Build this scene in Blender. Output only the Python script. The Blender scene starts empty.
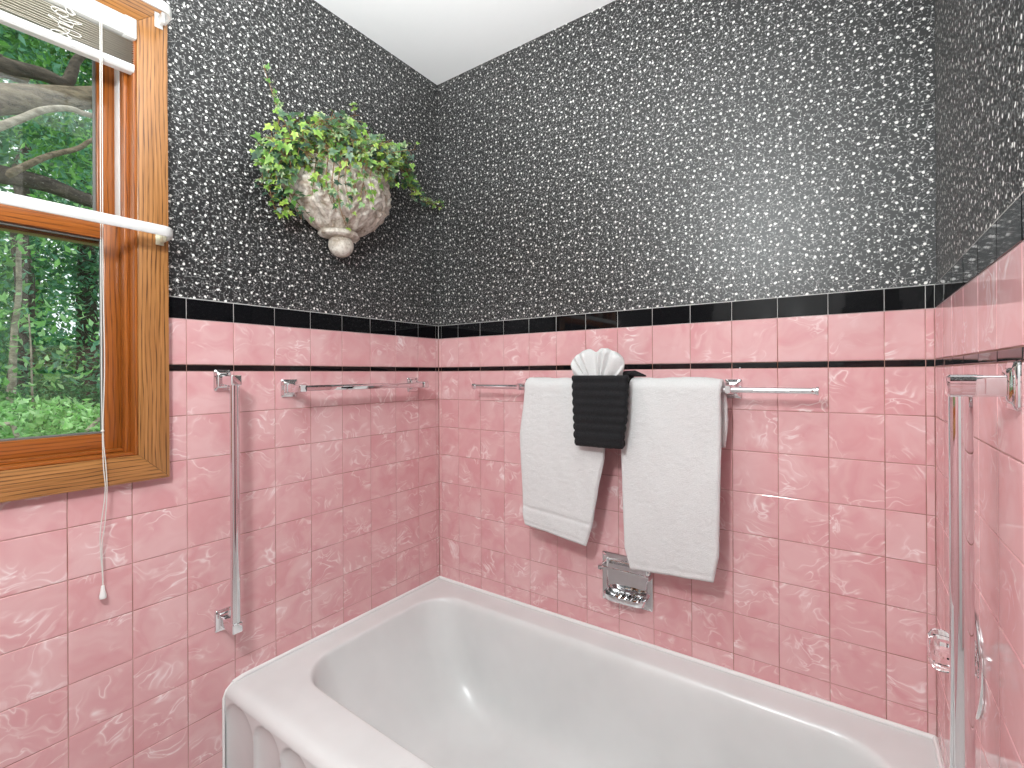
import bpy, bmesh, math, random
from math import sin, cos, pi, sqrt
from mathutils import Vector, Matrix, noise
R = random.Random(7)
scene = bpy.context.scene
COL = scene.collection

# ------------------------------------------------------------------ camera
F_PX, CX, CY = 479.12, 524.02, 373.18
YAW, PITCH, ROLL = -0.60001, 0.00062, -0.00538
CAM = Vector((1.34243, -1.36716, -0.00992))
fwd = Vector((sin(YAW)*cos(PITCH), cos(YAW)*cos(PITCH), sin(PITCH)))
r0 = fwd.cross(Vector((0, 0, 1))).normalized(); u0 = r0.cross(fwd)
right = cos(ROLL)*r0 + sin(ROLL)*u0
up = -sin(ROLL)*r0 + cos(ROLL)*u0
cd = bpy.data.cameras.new('camera'); cam = bpy.data.objects.new('camera', cd); COL.objects.link(cam)
M = Matrix((right, up, -fwd)).transposed().to_4x4(); M.translation = CAM
cam.matrix_world = M
cd.sensor_width = 36.0; cd.lens = F_PX/1024*36.0
cd.shift_x = (512-CX)/1024; cd.shift_y = (CY-384)/1024
cd.clip_start = 0.02; cd.clip_end = 200
scene.camera = cam
def at(u, v, x=None, y=None, z=None):
    """the point of the room seen at (u, v) on the plane x = .., y = .. or z = .."""
    d = right*((u-CX)/F_PX) + up*((CY-v)/F_PX) + fwd
    if x is not None: t = (x-CAM.x)/d.x
    elif y is not None: t = (y-CAM.y)/d.y
    else: t = (z-CAM.z)/d.z
    return CAM + d*t

# ------------------------------------------------------------------ object helpers
def link(o, parent=None):
    COL.objects.link(o)
    if parent is not None: o.parent = parent
    return o
def mesh_obj(name, verts, faces, mats, parent=None, smooth=True, fmat=None, uvs=None, origin=None, cols=None):
    me = bpy.data.meshes.new(name)
    me.from_pydata([tuple(v) for v in verts], [], faces)
    if not isinstance(mats, (list, tuple)): mats = [mats]
    for m in mats: me.materials.append(m)
    if fmat: me.polygons.foreach_set('material_index', fmat)
    me.polygons.foreach_set('use_smooth', [smooth]*len(me.polygons))
    if uvs:
        l = me.uv_layers.new(name='UVMap'); flat = []
        for f in uvs:
            for c in f: flat += [c[0], c[1]]
        l.data.foreach_set('uv', flat)
    if cols:
        a = me.color_attributes.new('tint', 'FLOAT_COLOR', 'POINT'); flat = []
        for c in cols: flat += [c[0], c[1], c[2], 1.0]
        a.data.foreach_set('color', flat)
    me.update()
    return link(bpy.data.objects.new(name, me), parent)
def tag(o, label, cat, group=None):
    o['label'] = label; o['category'] = cat
    if group: o['group'] = group
    return o
def struct(o):
    o['kind'] = 'structure'; return o
def thing(name, loc, label, cat, group=None):
    o = bpy.data.objects.new(name, None); o.empty_display_size = 0.05; link(o)
    o.location = loc
    return tag(o, label, cat, group)
def under(parent, o):
    """parent o to an unrotated empty, leaving its world position"""
    o.parent = parent; o.location = o.location - parent.location
    return o

class MB:
    """collects shapes for ONE mesh object"""
    def __init__(s): s.v = []; s.f = []; s.uv = []
    def add(s, V, Fs, UV=None):
        n = len(s.v); s.v += [Vector(p) for p in V]
        for i, f in enumerate(Fs):
            s.f.append([a+n for a in f])
            s.uv.append(UV[i] if UV else [(V[a][0]+V[a][2]*.37, V[a][1]+V[a][2]) for a in f])
    def box(s, a, b, bevel=0.0, grain=None):
        bm = bmesh.new()
        bmesh.ops.create_cube(bm, size=1)
        c = [(a[i]+b[i])/2 for i in range(3)]; d = [abs(b[i]-a[i]) for i in range(3)]
        for v in bm.verts: v.co = Vector((c[i]+v.co[i]*d[i] for i in range(3)))
        if bevel > 0: bmesh.ops.bevel(bm, geom=list(bm.edges), offset=bevel, segments=2, profile=.5, affect='EDGES')
        s.from_bm(bm, grain)
    def from_bm(s, bm, grain=None):
        bm.verts.ensure_lookup_table(); bm.normal_update()
        V = [v.co.copy() for v in bm.verts]; Fs = []; UV = []
        for f in bm.faces:
            idx = [v.index for v in f.verts]; Fs.append(idx)
            n = f.normal; ax = grain if grain is not None else 2
            oth = [i for i in range(3) if i != ax]
            # across the grain: the axis that is not the face normal
            k = oth[0] if abs(n[oth[0]]) < abs(n[oth[1]]) else oth[1]
            UV.append([(V[i][ax], V[i][k]+.7*V[i][oth[0] if k == oth[1] else oth[1]]) for i in idx])
        s.add(V, Fs, UV); bm.free()
    def tube(s, pts, rad, n=12, cap=True, closed=False):
        pts = [Vector(p) for p in pts]; m = len(pts)
        rads = rad if isinstance(rad, (list, tuple)) else [rad]*m
        t0 = (pts[1]-pts[0]).normalized()
        nx = t0.orthogonal().normalized(); V = []; Fs = []
        for i in range(m):
            if closed: t = (pts[(i+1) % m]-pts[i-1]).normalized()
            else: t = (pts[min(i+1, m-1)]-pts[max(i-1, 0)]).normalized()
            nx = (nx - t*nx.dot(t)).normalized(); ny = t.cross(nx)
            for k in range(n):
                a = 2*pi*k/n; V.append(pts[i]+(nx*cos(a)+ny*sin(a))*rads[i])
        for i in range(m if closed else m-1):
            j = (i+1) % m
            for k in range(n): Fs.append([i*n+k, i*n+(k+1) % n, j*n+(k+1) % n, j*n+k])
        if cap and not closed:
            Fs.append(list(range(n))[::-1]); Fs.append([(m-1)*n+k for k in range(n)])
        s.add(V, Fs)
    def lathe(s, prof, origin, axis, n=40):
        """prof: (distance along axis, radius)"""
        axis = Vector(axis).normalized(); a = axis.orthogonal().normalized(); b = axis.cross(a)
        o = Vector(origin); V = []; Fs = []
        for h, r in prof:
            for k in range(n):
                t = 2*pi*k/n; V.append(o+axis*h+(a*cos(t)+b*sin(t))*r)
        for i in range(len(prof)-1):
            for k in range(n): Fs.append([i*n+k, i*n+(k+1) % n, (i+1)*n+(k+1) % n, (i+1)*n+k])
        if prof[0][1] > 1e-6: Fs.append(list(range(n))[::-1])
        if prof[-1][1] > 1e-6: Fs.append([(len(prof)-1)*n+k for k in range(n)])
        s.add(V, Fs)
    def build(s, name, mat, parent=None, smooth=True, off=None):
        V = s.v
        base = Vector((0, 0, 0))
        if parent is not None:
            p = parent
            while p is not None: base += p.location; p = p.parent
        else:
            # a top-level single mesh gets its origin at its base
            lo = Vector((min(v[i] for v in V) for i in range(3))); hi = Vector((max(v[i] for v in V) for i in range(3)))
            base = Vector(((lo.x+hi.x)/2, (lo.y+hi.y)/2, lo.z))
        o = mesh_obj(name, [v-base for v in V], s.f, mat, parent, smooth, uvs=s.uv)
        if parent is None: o.location = base
        if smooth:
            m = o.modifiers.new('normals', 'EDGE_SPLIT'); m.split_angle = math.radians(40)
        return o

# ------------------------------------------------------------------ materials
def mat(name):
    m = bpy.data.materials.new(name); m.use_nodes = True; nt = m.node_tree
    return m, nt, nt.nodes['Principled BSDF']
def N(nt, t, **kw):
    n = nt.nodes.new(t)
    for k, v in kw.items():
        if k == 'inp':
            for a, b in v.items(): n.inputs[a].default_value = b
        else: setattr(n, k, v)
    return n
def ramp(nt, fac, stops, interp='LINEAR'):
    n = nt.nodes.new('ShaderNodeValToRGB'); n.color_ramp.interpolation = interp
    e = n.color_ramp.elements
    while len(e) < len(stops): e.new(.5)
    for i, (p, c) in enumerate(stops):
        e[i].position = p; e[i].color = c if len(c) == 4 else (*c, 1)
    nt.links.new(fac, n.inputs[0]); return n.outputs[0]
def mixc(nt, fac, a, b, mode='MIX'):
    n = nt.nodes.new('ShaderNodeMix'); n.data_type = 'RGBA'; n.blend_type = mode
    for k, v in ((0, fac), (6, a), (7, b)):
        if hasattr(v, 'is_linked'): nt.links.new(v, n.inputs[k])
        else: n.inputs[k].default_value = v if k == 0 else (*v, 1)
    return n.outputs[2]
def math_(nt, op, a, b=None, c=None):
    n = nt.nodes.new('ShaderNodeMath'); n.operation = op
    for i, v in enumerate((a, b, c)):
        if v is None: continue
        if hasattr(v, 'is_linked'): nt.links.new(v, n.inputs[i])
        else: n.inputs[i].default_value = v
    return n.outputs[0]
def bump(nt, b, h, strength, dist):
    n = nt.nodes.new('ShaderNodeBump'); n.inputs['Strength'].default_value = strength; n.inputs['Distance'].default_value = dist
    nt.links.new(h, n.inputs['Height']); nt.links.new(n.outputs[0], b.inputs['Normal']); return n
def simple(name, col, rough=.5, metal=0., coat=0., spec=.5):
    m, nt, b = mat(name)
    b.inputs['Base Color'].default_value = (*col, 1); b.inputs['Roughness'].default_value = rough
    b.inputs['Metallic'].default_value = metal; b.inputs['Coat Weight'].default_value = coat
    b.inputs['Specular IOR Level'].default_value = spec
    return m
def noise_tex(nt, vec, scale, detail=2, rough=.5, dist=0.):
    n = N(nt, 'ShaderNodeTexNoise', inp={'Scale': scale, 'Detail': detail, 'Roughness': rough, 'Distortion': dist})
    if vec is not None: nt.links.new(vec, n.inputs['Vector'])
    return n
def mapping(nt, vec, scale=(1, 1, 1), loc=(0, 0, 0), rot=(0, 0, 0)):
    n = N(nt, 'ShaderNodeMapping'); n.inputs['Scale'].default_value = scale; n.inputs['Location'].default_value = loc; n.inputs['Rotation'].default_value = rot
    nt.links.new(vec, n.inputs['Vector']); return n.outputs[0]

def m_tile(name, base, light, vein, vein_amt):
    m, nt, b = mat(name); L = nt.links
    uv = N(nt, 'ShaderNodeTexCoord').outputs['UV']
    w = noise_tex(nt, uv, 9, 2).outputs['Color']
    add = N(nt, 'ShaderNodeVectorMath', operation='MULTIPLY_ADD'); add.inputs[1].default_value = (.16, .16, .16)
    L.new(w, add.inputs[0]); L.new(uv, add.inputs[2])
    cl = noise_tex(nt, add.outputs[0], 9, 3, .55, .6).outputs['Fac']
    c0 = ramp(nt, cl, [(.34, base), (.68, light)])
    v1 = noise_tex(nt, mapping(nt, add.outputs[0], (1, 1.7, 1), rot=(0, 0, .7)), 8.5, 2, .45, 1.8).outputs['Fac']
    rid = math_(nt, 'ABSOLUTE', math_(nt, 'SUBTRACT', v1, .5))
    vm = ramp(nt, rid, [(0., (1, 1, 1)), (.022, (.35, .35, .35)), (.06, (0, 0, 0))])
    patch = ramp(nt, noise_tex(nt, mapping(nt, uv, loc=(3, 5, 1)), 11, 2, .5).outputs['Fac'], [(.48, (0, 0, 0)), (.66, (1, 1, 1))])
    fac = math_(nt, 'MULTIPLY', math_(nt, 'MULTIPLY', vm, patch), vein_amt)
    L.new(mixc(nt, fac, c0, vein), b.inputs['Base Color'])
    b.inputs['Roughness'].default_value = .07
    b.inputs['IOR'].default_value = 1.5
    h = noise_tex(nt, uv, 22, 1).outputs['Fac']
    bump(nt, b, h, .06, .004)
    return m
M_PINK = m_tile('pink_swirl_tile', (.665, .335, .346), (.730, .455, .460), (.90, .78, .775), .85)
M_BLACK = simple('black_glazed_tile', (.005, .005, .006), .04, spec=.32)
def m_grout(name, c1, c2):
    m, nt, b = mat(name)
    co = N(nt, 'ShaderNodeTexCoord').outputs['Object']
    nt.links.new(ramp(nt, noise_tex(nt, co, 9, 3).outputs['Fac'], [(.35, c1), (.65, c2)]), b.inputs['Base Color'])
    b.inputs['Roughness'].default_value = .8
    return m
M_GROUT = m_grout('rusty_pink_grout', (.27, .12, .075), (.55, .33, .29))
M_GROUT_LIGHT = m_grout('pale_grout', (.42, .41, .40), (.60, .59, .57))
M_CAULK = simple('white_caulk', (.80, .79, .78), .45)

def m_wallpaper():
    m, nt, b = mat('black_floral_wallpaper'); L = nt.links
    uv = N(nt, 'ShaderNodeTexCoord').outputs['UV']
    wn = noise_tex(nt, uv, 60, 2).outputs['Color']
    wa = N(nt, 'ShaderNodeVectorMath', operation='MULTIPLY_ADD'); wa.inputs[1].default_value = (.012, .012, 0); L.new(wn, wa.inputs[0]); L.new(uv, wa.inputs[2])
    wp = wa.outputs[0]
    def dots(scale, r, loc, soft=.05, sc=(1, 1, 1), rot=0., vec=None, rnd=.7):
        v = N(nt, 'ShaderNodeTexVoronoi', voronoi_dimensions='2D', inp={'Scale': scale, 'Randomness': rnd})
        L.new(mapping(nt, vec or uv, sc, loc, (0, 0, rot)), v.inputs['Vector'])
        return ramp(nt, v.outputs['Distance'], [(r-soft, (1, 1, 1)), (r, (0, 0, 0))])
    wn2 = noise_tex(nt, uv, 150, 1).outputs['Color']
    w2 = N(nt, 'ShaderNodeVectorMath', operation='MULTIPLY_ADD'); w2.inputs[1].default_value = (.005, .005, 0); L.new(wn2, w2.inputs[0]); L.new(uv, w2.inputs[2])
    fl = dots(38, .135, (0, 0, 0), .04, vec=w2.outputs[0])
    fl2 = dots(60, .115, (3.1, 1.7, 0), .05, vec=w2.outputs[0])
    lf = dots(115, .17, (1.3, 7.7, 0), .10, (1, .5, 1), .6, wp)
    lf2 = dots(125, .165, (5.3, 2.2, 0), .10, (.5, 1, 1), .5, wp)
    # vines: thin warped cell borders, broken up
    v = N(nt, 'ShaderNodeTexVoronoi', voronoi_dimensions='2D', feature='DISTANCE_TO_EDGE', inp={'Scale': 62, 'Randomness': 1.})
    L.new(wp, v.inputs['Vector'])
    vine = ramp(nt, v.outputs['Distance'], [(.025, (1, 1, 1)), (.06, (0, 0, 0))])
    brk = ramp(nt, noise_tex(nt, mapping(nt, uv, loc=(4, 2, 0)), 70, 1).outputs['Fac'], [(.46, (0, 0, 0)), (.54, (1, 1, 1))])
    vine = math_(nt, 'MULTIPLY', vine, brk)
    white = math_(nt, 'MAXIMUM', fl, math_(nt, 'MULTIPLY', fl2, .8))
    grey = math_(nt, 'MAXIMUM', vine, math_(nt, 'MAXIMUM', lf, lf2))
    c = mixc(nt, math_(nt, 'MULTIPLY', grey, .52), (.009, .0095, .010), (.46, .46, .45))
    c = mixc(nt, white, c, (.88, .87, .84))
    L.new(c, b.inputs['Base Color'])
    b.inputs['Roughness'].default_value = .43
    b.inputs['IOR'].default_value = 1.6
    bump(nt, b, math_(nt, 'MAXIMUM', white, grey), .12, .0006)
    return m
M_PAPER = m_wallpaper()

def m_wood(name, c_dark, c_mid, c_light, rough=.32, ring=8.):
    m, nt, b = mat(name); L = nt.links
    uv = N(nt, 'ShaderNodeTexCoord').outputs['UV']
    wob = noise_tex(nt, mapping(nt, uv, (2.2, 9, 1)), 1.6, 2).outputs['Fac']
    g = noise_tex(nt, mapping(nt, uv, (5, 260, 1)), 1.0, 3, .6).outputs['Fac']
    # cathedral figure: wave bands across, warped along the board
    sep = N(nt, 'ShaderNodeSeparateXYZ'); L.new(uv, sep.inputs[0])
    ph = math_(nt, 'ADD', math_(nt, 'MULTIPLY', sep.outputs[1], 760.), math_(nt, 'MULTIPLY', wob, ring*6))
    fig = math_(nt, 'MULTIPLY_ADD', math_(nt, 'SINE', ph), .5, .5)
    base = ramp(nt, g, [(.30, c_mid), (.62, c_light)])
    line = math_(nt, 'MULTIPLY', ramp(nt, fig, [(.60, (0, 0, 0)), (.97, (1, 1, 1))]), ramp(nt, noise_tex(nt, mapping(nt, uv, (14, 420, 1)), 1, 2).outputs['Fac'], [(.38, (.15, .15, .15)), (.62, (1, 1, 1))]))
    c = mixc(nt, line, base, c_dark)
    L.new(c, b.inputs['Base Color']); b.inputs['Roughness'].default_value = rough
    b.inputs['Coat Weight'].default_value = .25; b.inputs['Coat Roughness'].default_value = .2
    bump(nt, b, line, -.15, .0006)
    return m
M_OAK = m_wood('golden_oak', (.085, .028, .006), (.27, .108, .026), (.43, .195, .062), .32, 3.)
M_SASH = m_wood('reddish_stained_wood', (.13, .035, .005), (.27, .072, .010), (.37, .112, .019), .30, 3.)

def m_chrome():
    m, nt, b = mat('chrome')
    co = N(nt, 'ShaderNodeTexCoord').outputs['Object']
    f = noise_tex(nt, co, 30, 2).outputs['Fac']
    nt.links.new(ramp(nt, f, [(.3, (.015, .015, .015)), (.8, (.04, .04, .04))]), b.inputs['Roughness'])
    b.inputs['Base Color'].default_value = (.80, .80, .81, 1); b.inputs['Metallic'].default_value = 1
    return m
M_CHROME = m_chrome()
def m_enamel():
    m, nt, b = mat('white_enamel')
    co = N(nt, 'ShaderNodeTexCoord').outputs['Object']
    f = noise_tex(nt, co, 4, 3, .6).outputs['Fac']
    nt.links.new(ramp(nt, f, [(.35, (.655, .66, .655)), (.65, (.71, .715, .71))]), b.inputs['Base Color'])
    b.inputs['Roughness'].default_value = .26
    bump(nt, b, noise_tex(nt, co, 14, 1).outputs['Fac'], .03, .006)
    return m
M_ENAMEL = m_enamel()
def m_terry(name, c1, c2, sc=420):
    m, nt, b = mat(name); L = nt.links
    co = N(nt, 'ShaderNodeTexCoord').outputs['Object']
    n1 = noise_tex(nt, co, sc, 2, .7).outputs['Fac']
    n2 = noise_tex(nt, co, 60, 2, .6).outputs['Fac']
    L.new(ramp(nt, n1, [(.25, c1), (.75, c2)]), b.inputs['Base Color'])
    b.inputs['Roughness'].default_value = .95
    b.inputs['Specular IOR Level'].default_value = .1
    b.inputs['Sheen Weight'].default_value = .25
    h = math_(nt, 'ADD', n1, math_(nt, 'MULTIPLY', n2, .8))
    bump(nt, b, h, .55, .004)
    return m
M_TERRY = m_terry('white_terry', (.63, .63, .625), (.74, .74, .735))
M_TERRY_BLACK = m_terry('black_terry', (.008, .008, .009), (.028, .028, .030))
M_TERRY_BLACK.node_tree.nodes['Principled BSDF'].inputs['Sheen Weight'].default_value = .1
M_WHITE_METAL = simple('white_painted_metal', (.64, .64, .63), .3)
M_VINYL = simple('white_vinyl', (.80, .79, .77), .4)
M_SLAT = simple('warm_white_slat', (.58, .54, .46), .45)
M_CORD = simple('cream_cord', (.66, .64, .60), .8)
M_GREY = simple('grey_gasket', (.16, .16, .15), .5)
M_CLEAR_BRACKET = simple('yellowed_plastic', (.62, .60, .45), .35)
def m_ceiling():
    m, nt, b = mat('white_ceiling_paint')
    co = N(nt, 'ShaderNodeTexCoord').outputs['Object']
    b.inputs['Base Color'].default_value = (.90, .90, .90, 1); b.inputs['Roughness'].default_value = .9
    bump(nt, b, noise_tex(nt, co, 60, 3).outputs['Fac'], .15, .002)
    return m
M_CEIL = m_ceiling()
M_PLASTER = simple('pale_plaster', (.66, .62, .60), .85)
def m_floor():
    m, nt, b = mat('small_grey_floor_tile')
    co = N(nt, 'ShaderNodeTexCoord').outputs['Object']
    br = N(nt, 'ShaderNodeTexBrick', offset=0, inp={'Scale': 20, 'Mortar Size': .02, 'Brick Width': 1., 'Row Height': 1., 'Color1': (.55, .53, .52, 1), 'Color2': (.48, .46, .46, 1), 'Mortar': (.30, .29, .28, 1)})
    nt.links.new(co, br.inputs['Vector']); nt.links.new(br.outputs['Color'], b.inputs['Base Color'])
    b.inputs['Roughness'].default_value = .3
    return m
M_FLOOR = m_floor()
def m_glass_pane():
    m = bpy.data.materials.new('window_glass'); m.use_nodes = True; nt = m.node_tree; nt.nodes.clear()
    out = N(nt, 'ShaderNodeOutputMaterial'); tr = N(nt, 'ShaderNodeBsdfTransparent', inp={'Color': (.93, .95, .94, 1)}); gl = N(nt, 'ShaderNodeBsdfGlossy', inp={'Roughness': .0})
    fr = N(nt, 'ShaderNodeFresnel', inp={'IOR': 1.45}); mx = N(nt, 'ShaderNodeMixShader')
    nt.links.new(fr.outputs[0], mx.inputs[0]); nt.links.new(tr.outputs[0], mx.inputs[1]); nt.links.new(gl.outputs[0], mx.inputs[2]); nt.links.new(mx.outputs[0], out.inputs[0])
    return m
M_PANE = m_glass_pane()
def m_crystal():
    m, nt, b = mat('clear_acrylic')
    b.inputs['Base Color'].default_value = (1, 1, 1, 1); b.inputs['Roughness'].default_value = .02
    b.inputs['Transmission Weight'].default_value = 1.; b.inputs['IOR'].default_value = 1.49
    return m
M_CRYSTAL = m_crystal()
def m_stone():
    m, nt, b = mat('weathered_cast_stone'); L = nt.links
    co = N(nt, 'ShaderNodeTexCoord').outputs['Object']
    n1 = noise_tex(nt, co, 26, 4, .65, .8).outputs['Fac']
    n2 = noise_tex(nt, co, 130, 3, .6).outputs['Fac']
    c = ramp(nt, n1, [(.32, (.30, .23, .165)), (.45, (.56, .49, .41)), (.60, (.82, .77, .69))])
    c = mixc(nt, ramp(nt, n2, [(.30, (.5, .5, .5)), (.48, (0, 0, 0))]), c, (.24, .20, .16))
    L.new(c, b.inputs['Base Color']); b.inputs['Roughness'].default_value = .8
    bump(nt, b, n2, .5, .003)
    return m
M_STONE = m_stone()
def m_tint(name, rough=.45, trans=.0):
    m, nt, b = mat(name)
    a = N(nt, 'ShaderNodeVertexColor', layer_name='tint')
    nt.links.new(a.outputs[0], b.inputs['Base Color']); b.inputs['Roughness'].default_value = rough
    if trans:
        out = nt.nodes['Material Output']; tl = N(nt, 'ShaderNodeBsdfTranslucent'); mx = N(nt, 'ShaderNodeMixShader', inp={0: trans})
        nt.links.new(a.outputs[0], tl.inputs[0]); nt.links.new(b.outputs[0], mx.inputs[1]); nt.links.new(tl.outputs[0], mx.inputs[2]); nt.links.new(mx.outputs[0], out.inputs[0])
    return m
M_IVY = m_tint('ivy_leaf', .42)
M_LEAF = m_tint('tree_leaf', .5, .45)
M_VINE = simple('ivy_stem', (.22, .12, .05), .6)
def m_bark(name, c1, c2):
    m, nt, b = mat(name)
    co = N(nt, 'ShaderNodeTexCoord').outputs['Object']
    n = noise_tex(nt, mapping(nt, co, (1, .35, 1)), 22, 4, .7).outputs['Fac']
    nt.links.new(ramp(nt, n, [(.35, c1), (.65, c2)]), b.inputs['Base Color']); b.inputs['Roughness'].default_value = .9
    bump(nt, b, n, .8, .03)
    return m
M_BARK = m_bark('grey_brown_bark', (.075, .055, .035), (.23, .185, .125))
M_BARK_DARK = m_bark('dark_bark', (.03, .024, .018), (.10, .08, .06))
M_BARK_PALE = m_bark('pale_bark', (.20, .17, .13), (.42, .38, .31))

# ------------------------------------------------------------------ room dimensions (metres; z = 0 is the bottom of the thin black tile strip)
T = .1085
ZT, ZB, ZBT = .01631, .12754, .18034       # thin strip top, black band bottom and top
XR = 1.492                                  # face of the right alcove wall
ZC = 1.1305                                 # ceiling
ZF = -1.212                                 # floor
ZR = -.8138                                 # tub rim
YF = -2.7                                   # wall behind the camera
XE = 2.45                                   # room beyond the alcove wall
WY0, WY1, WZ0, WZ1 = -1.60, -.968, -.189, .787    # window opening (y, z)

def tiled_wall(name, f3, cols, s_end, hole=None, s0=-.12):
    """f3(s, z, d): s along the wall from the tub corner, d out of the wall. One mesh: slab, grout, paper, tiles."""
    V = []; Fs = []; FM = []; UV = []
    def quad(ps, m, uv):
        n = len(V); V.extend(ps); Fs.append([n, n+1, n+2, n+3]); FM.append(m); UV.append(uv)
    def slab(s0, s1, z0, z1, m, d0=-.004, d1=-.12):
        P = [f3(s, z, d) for d in (d0, d1) for (s, z) in ((s0, z0), (s1, z0), (s1, z1), (s0, z1))]
        uv = [(s0, z0), (s1, z0), (s1, z1), (s0, z1)]
        quad([P[0], P[1], P[2], P[3]], m, uv); quad([P[7], P[6], P[5], P[4]], 4, uv)
        for a, b in ((0, 1), (1, 2), (2, 3), (3, 0)): quad([P[a], P[a+4], P[b+4], P[b]], 4, uv)
    def cut(s0, s1, z0, z1):
        if not hole: return [(s0, s1, z0, z1)]
        h0, h1, k0, k1 = hole
        if s1 <= h0 or s0 >= h1 or z1 <= k0 or z0 >= k1: return [(s0, s1, z0, z1)]
        out = []
        if s0 < h0: out.append((s0, h0, z0, z1))
        if s1 > h1: out.append((h1, s1, z0, z1))
        a, b = max(s0, h0), min(s1, h1)
        if z0 < k0: out.append((a, b, z0, k0))
        if z1 > k1: out.append((a, b, k1, z1))
        return out
    for (z0, z1, m) in ((ZF, ZT, 3), (ZT, ZB, 3), (ZB, ZBT, 5), (ZBT, ZC, 0)):
        for r in cut(s0, s_end, z0, z1): slab(*r, m, -.004 if m == 0 else -.0014)
    rows = [(ZB, ZBT-.0012, 2), (ZT, ZB, 1), (0, ZT, 2)]
    z = 0
    while z > ZF+.01:
        rows.append((max(z-T, ZF), z, 1)); z -= T
    g = .0007; bv = .0014
    for i in range(len(cols)-1):
        for (z0, z1, m) in rows:
            for (a0, a1, b0, b1) in cut(cols[i], cols[i+1], z0, z1):
                if a1-a0 < .006 or b1-b0 < .006: continue
                ou, ov = R.random()*20, R.random()*20; fl = R.choice((-1, 1))
                tl = [R.uniform(-.00025, .00025) for _ in range(4)]
                c = [(a0, b0), (a1, b0), (a1, b1), (a0, b1)]; sg = [(1, 1), (-1, 1), (-1, -1), (1, -1)]
                rings = []
                for ins, d in ((g, -.0045), (g, -.0011), (g+.0004, -.0004), (g+bv, 0.)):
                    n = len(V)
                    for k in range(4):
                        s_, z_ = c[k][0]+sg[k][0]*ins, c[k][1]+sg[k][1]*ins
                        V.append(f3(s_, z_, d+tl[k]))
                    rings.append(n)
                def uvof(n0): return None
                uvc = [((s_*fl+ou), (z_+ov)) for s_, z_ in c]
                for q in range(3):
                    for k in range(4):
                        j = (k+1) % 4
                        Fs.append([rings[q]+k, rings[q]+j, rings[q+1]+j, rings[q+1]+k]); FM.append(m); UV.append([uvc[k], uvc[j], uvc[j], uvc[k]])
                Fs.append([rings[3]+k for k in range(4)]); FM.append(m); UV.append(uvc)
    o = mesh_obj(name, V, Fs, [M_PAPER, M_PINK, M_BLACK, M_GROUT, M_PLASTER, M_GROUT_LIGHT], smooth=False, fmat=FM, uvs=UV)
    bm = bmesh.new(); bm.from_mesh(o.data); bmesh.ops.recalc_face_normals(bm, faces=list(bm.faces)); bm.to_mesh(o.data); bm.free()
    return struct(o)
colsL = [.0, .0150, .98*T]+[.98*T+k*T for k in range(1, 25)]; colsL = [c for c in colsL if c < -YF]+[-YF]
colsK = [.0, .0140, .941*T]+[.941*T+k*T for k in range(1, 13)]+[1.4766, XR]
colsR = [.0, .012, .107]+[.107+k*T for k in range(1, 7)]+[.865]
tiled_wall('wall_left', lambda s, z, d: Vector((d, -s, z)), colsL, -YF, hole=(-WY1, -WY0, WZ0, WZ1))
tiled_wall('wall_back', lambda s, z, d: Vector((s, -d, z)), colsK, XR+.0035, s0=-.0035)
tiled_wall('wall_right', lambda s, z, d: Vector((XR-d, -s, z)), colsR, .865)
def box_struct(name, a, b, m):
    q = MB(); q.box(a, b); o = q.build(name, m, smooth=False); return struct(o)
box_struct('floor', (-.12, YF-.1, ZF-.1), (XE+.1, .12, ZF), M_FLOOR)
box_struct('ceiling', (-.12, YF-.1, ZC), (XE+.1, .12, ZC+.1), M_CEIL)
tiled_wall('wall_front', lambda s, z, d: Vector((s, YF+d, z)), [k*T for k in range(int(XE/T)+1)]+[XE], XE)
tiled_wall('wall_east', lambda s, z, d: Vector((XE-d, -.865-s, z)), [k*T for k in range(17)]+[-YF-.865], -YF-.865, s0=0.)
added_door = MB(); added_door.box((.42, YF+.001, ZF), (1.30, YF+.030, .80), .004); added_door.box((.50, YF+.02, ZF), (1.22, YF+.045, .72), .003)  # white door added behind the camera, a bright streak for the chrome reflections
for (za, zb) in ((-1.0, -.45), (-.30, .60)):
    for (xa, xb) in ((.58, .83), (.89, 1.14)): added_door.box((xa, YF+.04, za), (xb, YF+.052, zb), .006)
struct(added_door.build('added_door_1', M_WHITE_METAL))
added_door = MB(); added_door.box((XE-.030, -2.25, ZF), (XE-.001, -1.35, .80), .004, 2); added_door.box((XE-.045, -2.17, ZF), (XE-.02, -1.43, .72), .003, 2)  # dark door added out of view so the chrome reflects a dark stripe
for (za, zb) in ((-1.0, -.45), (-.30, .60)):
    for (ya, yb) in ((-2.10, -1.85), (-1.75, -1.50)): added_door.box((XE-.052, ya, za), (XE-.04, yb, zb), .006, 2)
struct(added_door.build('added_door_2', simple('dark_walnut', (.035, .018, .010), .35)))
box_struct('wall_return', (XR+.118, -.865, ZF), (XE, -.765, ZC), M_PLASTER)

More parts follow.
